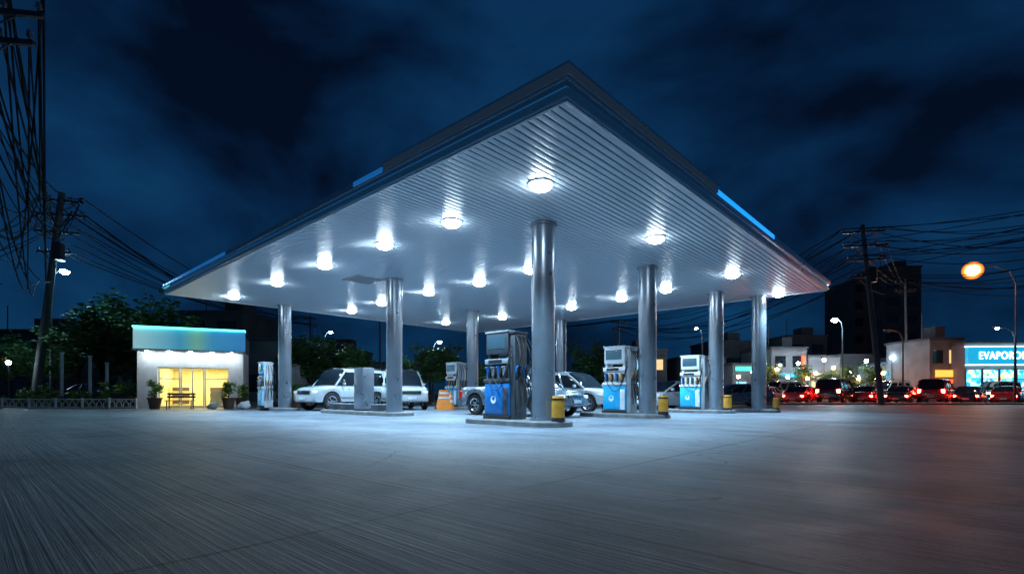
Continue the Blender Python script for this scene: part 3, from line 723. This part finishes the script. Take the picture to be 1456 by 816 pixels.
building(1283,86,6.5,22.5,8,M['bwall'],"tall dark tower with a flat roof",11,.02)
building(1275,58,3.4,4.2,6,M['bwall2'],"small street shop with cyan sign",12,.8,sign=[(0,3.2,3.0,.8,M['signcyan']),(1.3,4.6,.4,1.2,M['signorange'])])
building(1308,58,2.6,5.0,6,M['bwall'],"narrow street house with green sign",44,.6,sign=[(0,3.1,2.0,.5,M['signgreen'])])
building(1345,52,3.4,6.4,6,M['bwall2'],"grey two storey shop with orange signs",13,.3,sign=[(.2,2.9,2.8,.7,M['signorange']),(0,2.1,2.6,.4,M['signred'])])
building(1220,62,4.6,5.5,8,M['bwall'],"dark street house beyond the traffic",15,.4,sign=[(0,2.9,3,.4,M['signwhite'])])
t=thing("shop_building",at(1432,50),math.radians(-4),"street shop with glowing white lettering on cyan sign","shop")
g=G(); g.box((0,3,2.9),(8.0,6,5.8)); part("wall",t,g,M['bwall2'])
g=G(); g.box((0,3,5.9),(8.3,6.3,.2),.03); part("roof",t,g,M['bwall'])
g=G(); g.box((0,-.25,4.6),(8.0,.4,1.7),.03); sb=part("sign_board",t,g,M['signcyan'])
cu=bpy.data.curves.new("txt",'FONT'); cu.body="EVAPORDI"; cu.size=1.05; cu.extrude=.03; cu.align_x='CENTER'; cu.space_character=1.12
to=bpy.data.objects.new("tmp",cu); link(to); bpy.context.view_layer.update()
me=bpy.data.meshes.new_from_object(to.evaluated_get(bpy.context.evaluated_depsgraph_get())); bpy.data.objects.remove(to)
me.materials.clear(); me.materials.append(M['signwhite'])
o=bpy.data.objects.new("lettering",me); link(o); o.parent=sb; o.rotation_euler=(math.pi/2,0,0); o.location=(-.95,-.50,4.25); o.scale=(.78,1,1)
g=G(); g.box((0,-.25,5.50),(8.1,.46,.06)); part("light_strip",sb,g,M['signwhite'])
g=G(); g.box((0,-.30,3.68),(8.1,.36,.08)); part("light_strip",sb,g,M['signwhite'])
for k in range(5):
    x=-3.2+1.6*k
    g=G(); g.box((x,-.02,1.75),(1.4,.06,2.9)); wn=part("window",t,g,M['shopcyan'])
    g=G(); g.box((x-.74,-.06,1.75),(.08,.1,3.1)); g.box((x,-.06,2.3),(1.38,.06,.06)); part("frame",wn,g,M['dgrey'])

# ------------------------------------------------------------------ utility poles
def pole(base,top,lab,arms,rb=.17,rt=.11,arz=0,extra=True):
    t=thing("utility_pole",(base[0],base[1],0),0,lab,"utility pole","utility poles"); dx=top[0]-base[0]; dy=top[1]-base[1]; H=top[2]
    g=G(); g.cyl((0,0,-.2),(dx,dy,H),rb,rt,n=12); part("post",t,g,M['pole'])
    c,s=math.cos(arz),math.sin(arz)
    tips=[]
    for z,w_ in arms:
        f=z/H; x0,y0=dx*f,dy*f
        g=G(); g.box((x0,y0,z),(w_,.12,.12),.01,rz=arz)
        g.tube([(x0-c*w_*.35,y0-s*w_*.35,z),(x0,y0,z-.7),(x0+c*w_*.35,y0+s*w_*.35,z)],.025,n=5)
        part("crossarm",t,g,M['dgrey'])
        for k in range(5):
            g=G(); q=-w_/2+.1+k*(w_-.2)/4; px,py=x0+c*q,y0+s*q
            g.cyl((px,py,z+.05),(px,py,z+.2),.03,n=8); g.cyl((px,py,z+.16),(px,py,z+.3),.07,.05,n=10)
            tips.append((base[0]+px,base[1]+py,z+.3)); part("insulator",t,g,M['grey'])
    if extra:
        z=H*.72; f=.72
        g=G(); g.cyl((dx*f+.35,dy*f,z-.5),(dx*f+.35,dy*f,z+.5),.27,n=16); g.box((dx*f+.35,dy*f,z+.56),(.3,.3,.1),.02); part("transformer",t,g,M['dgrey'])
    return tips
def catenary(p0,p1,sag,r=.022,n=16,lab="black overhead cable strung between utility poles"):
    g=G(); pts=[]
    p0=Vector(p0);p1=Vector(p1)
    for i in range(n+1):
        t=i/n; p=p0.lerp(p1,t); p.z-=sag*4*t*(1-t); pts.append(p)
    g.tube(pts,r,n=5); solo("power_cable",g,M['cable'],lab,"cable","overhead cables")
rng=random.Random(5)
nearL=pole((-13.0,12,0),(-13.0,12,11.5),"tall near concrete utility pole carrying many cables",[(10.6,3.4),(10.0,3.2),(9.3,2.8)],arz=.15)
farL=pole(at(48,32),(at(88,32)[0],32,13.6),"leaning concrete utility pole above the trees",[(13.1,2.4),(12.2,2.8),(11.1,2.4),(9.8,1.8)],arz=.3,rb=.26,rt=.17)
fL2=pole(at(442,75),(at(441,75)[0],75,12.5),"distant utility pole behind the trees",[(12,2),(11,2)],arz=.8,extra=False)
for k in range(22):
    catenary(nearL[k%15],farL[(k*4)%20],rng.uniform(.6,4.6),r=rng.uniform(.016,.032),n=20)
for k in range(14):
    catenary(nearL[(k*2)%15],(at(rng.uniform(-10,75),30)[0],30,rng.uniform(7,12)),rng.uniform(1,3),r=.026,n=20)
for k in range(12):
    catenary(farL[(k*2)%20],fL2[k%10],rng.uniform(1.0,3.0),r=.035,n=18)
for k in range(5):
    catenary(farL[k*3],(-48,40,rng.uniform(9,13)),1,r=.03)
farR=pole(at(1254,36),(at(1226,36)[0],36,12.9),"leaning concrete utility pole beside the street",[(12.4,2.8),(11.4,3.0),(10.4,2.6),(9.2,2.0)],arz=-.2,rb=.2,rt=.14)
r2=pole(at(1290,60),(at(1287,60)[0],60,14.5),"distant utility pole by the towers",[(14,2.4),(13,2.4)],extra=False)
nr=pole((37,26,0),(37,26,12.5),"tall concrete utility pole at the street corner",[(12,3),(11.2,3),(10.4,2.6)],arz=.6)
bk=pole(at(880,62),(at(880,62)[0],62,10.0),"distant utility pole behind the canopy",[(9.6,2),(8.8,2)],extra=False)
b2=pole(at(541,58),(at(540,58)[0],58,10.6),"slim utility pole behind the long island",[(10.2,1.8)],extra=False)
for k in range(18): catenary(farR[(k*3)%20],nr[k%15],rng.uniform(.3,2.2),r=.026,n=18)
for k in range(12): catenary(farR[(k*2)%20],bk[k%10],rng.uniform(1,3.5),r=.035,n=18)
for k in range(6): catenary(r2[k%10],farR[(k*3)%20],rng.uniform(.5,1.5),r=.03)
for k in range(6): catenary(r2[k%10],(60,52,rng.uniform(11,14)),rng.uniform(.5,1.5),r=.035)
for k in range(4): catenary(bk[k],b2[k%5],1.5,r=.03)

def street_lamp(px,d,h,arm,lm,lab,lens=(.22,.14,.07),drop=.02,pr=1.0,point=None):
    t=thing("street_lamp",at(px-arm*F/d,d),0,lab,"street lamp","street lamps")
    g=G(); g.cyl((0,0,0),(0,0,h*.9),.10*pr,.06*pr,n=12); g.tube([(0,0,h*.88),(arm*.15,0,h*.97),(arm*.5,0,h+.05),(arm*.9,0,h+.08)],.05*pr,n=8); g.cyl((0,0,0),(0,0,.4),.16,.12,n=12); part("pole",t,g,M['dgrey'])
    g=G(); g.box((arm,0,h+.1),(.6,.26,.12),.04); hd=part("lamp_head",t,g,M['dgrey'])
    g=G(); g.sph((arm,0,h+drop),lens,u=40,v=24); part("lens",hd,g,lm)
    if point:
        pl=bpy.data.lights.new("lamp_light",'POINT'); pl.energy=point[0]; pl.color=point[1]; pl.shadow_soft_size=.2
        o=bpy.data.objects.new("lamp_light",pl); link(o); o.parent=hd; o.location=(arm,0,h+drop-lens[2]-.25)
street_lamp(1383,42,11.4,-3.6,M['sodium'],"tall street lamp with orange halo painted on a globe",lens=(.72,.72,.72),drop=-.3,pr=.7,point=(1100,(1,.34,.12)))
street_lamp(1187,52,8.4,-.8,M['wlamp'],"street lamp with cool white light over the street",lens=(.3,.3,.2))
street_lamp(92,33,8.8,.9,M['clamp'],"street lamp glowing cyan beside the leaning pole",lens=(.26,.26,.16))
street_lamp(1262,46,6.5,-1.4,M['wglass'],"unlit curved arm street lamp by the traffic")
street_lamp(1418,40,6.0,-1.4,M['wlamp'],"curved street lamp in front of the shops",lens=(.12,.12,.06))
street_lamp(990,60,8.6,-.7,M['wlamp'],"distant street lamp behind the canopy",lens=(.16,.16,.1))
street_lamp(625,40,4.9,.5,M['wlamp'],"street lamp above the lit green trees",lens=(.16,.16,.12))
street_lamp(470,41,5.8,.5,M['wlamp'],"street lamp among the green trees",lens=(.12,.12,.08))
for i,(px,h) in enumerate([(1105,3.4),(1120,2.6),(1135,4.2),(1148,2.4),(1160,3.0),(1172,4.6),(1185,3.6),(1196,2.5),(1208,3.2),(1220,2.4),(1232,4.4),(1244,2.6),(1256,3.0),(1268,4.8),(1290,2.6),(1300,3.6),(1322,4.6),(1070,3.2),(1365,3.4),(860,3.6),(1020,3.3),(1050,2.6)]):
    t=thing("small_lamp_post",at(px,56+(i%3)),0,"small lit lamp post on the far pavement","lamp post","small lamps along the street")
    g=G(); g.cyl((0,0,0),(0,0,h),.05,.04,n=8); part("post",t,g,M['dgrey'])
    g=G(); g.sph((0,0,h+.12),.18,u=12,v=8); part("lens",t,g,M['smalllamp'] if i%3 else M['smallwarm'])
t=thing("small_lamp_post",at(12,31),0,"small lit lamp post among the shrubs","lamp post","small lamps in the garden")
g=G(); g.cyl((0,0,0),(0,0,2.6),.05,.04,n=8); part("post",t,g,M['dgrey'])
g=G(); g.sph((0,0,2.72),.13,u=12,v=8); part("lens",t,g,M['smalllamp'])

# ------------------------------------------------------------------ camera
cam=bpy.data.cameras.new("camera"); co=bpy.data.objects.new("camera",cam); link(co)
co.location=(0,0,CAMH); co.rotation_euler=(math.pi/2,0,0); cam.sensor_width=36; cam.lens=F/1456*36; cam.shift_y=152/1456; cam.clip_end=2000
scene.camera=co
scene.view_settings.view_transform='Standard'; scene.view_settings.look='None'; scene.view_settings.exposure=0; scene.view_settings.gamma=1
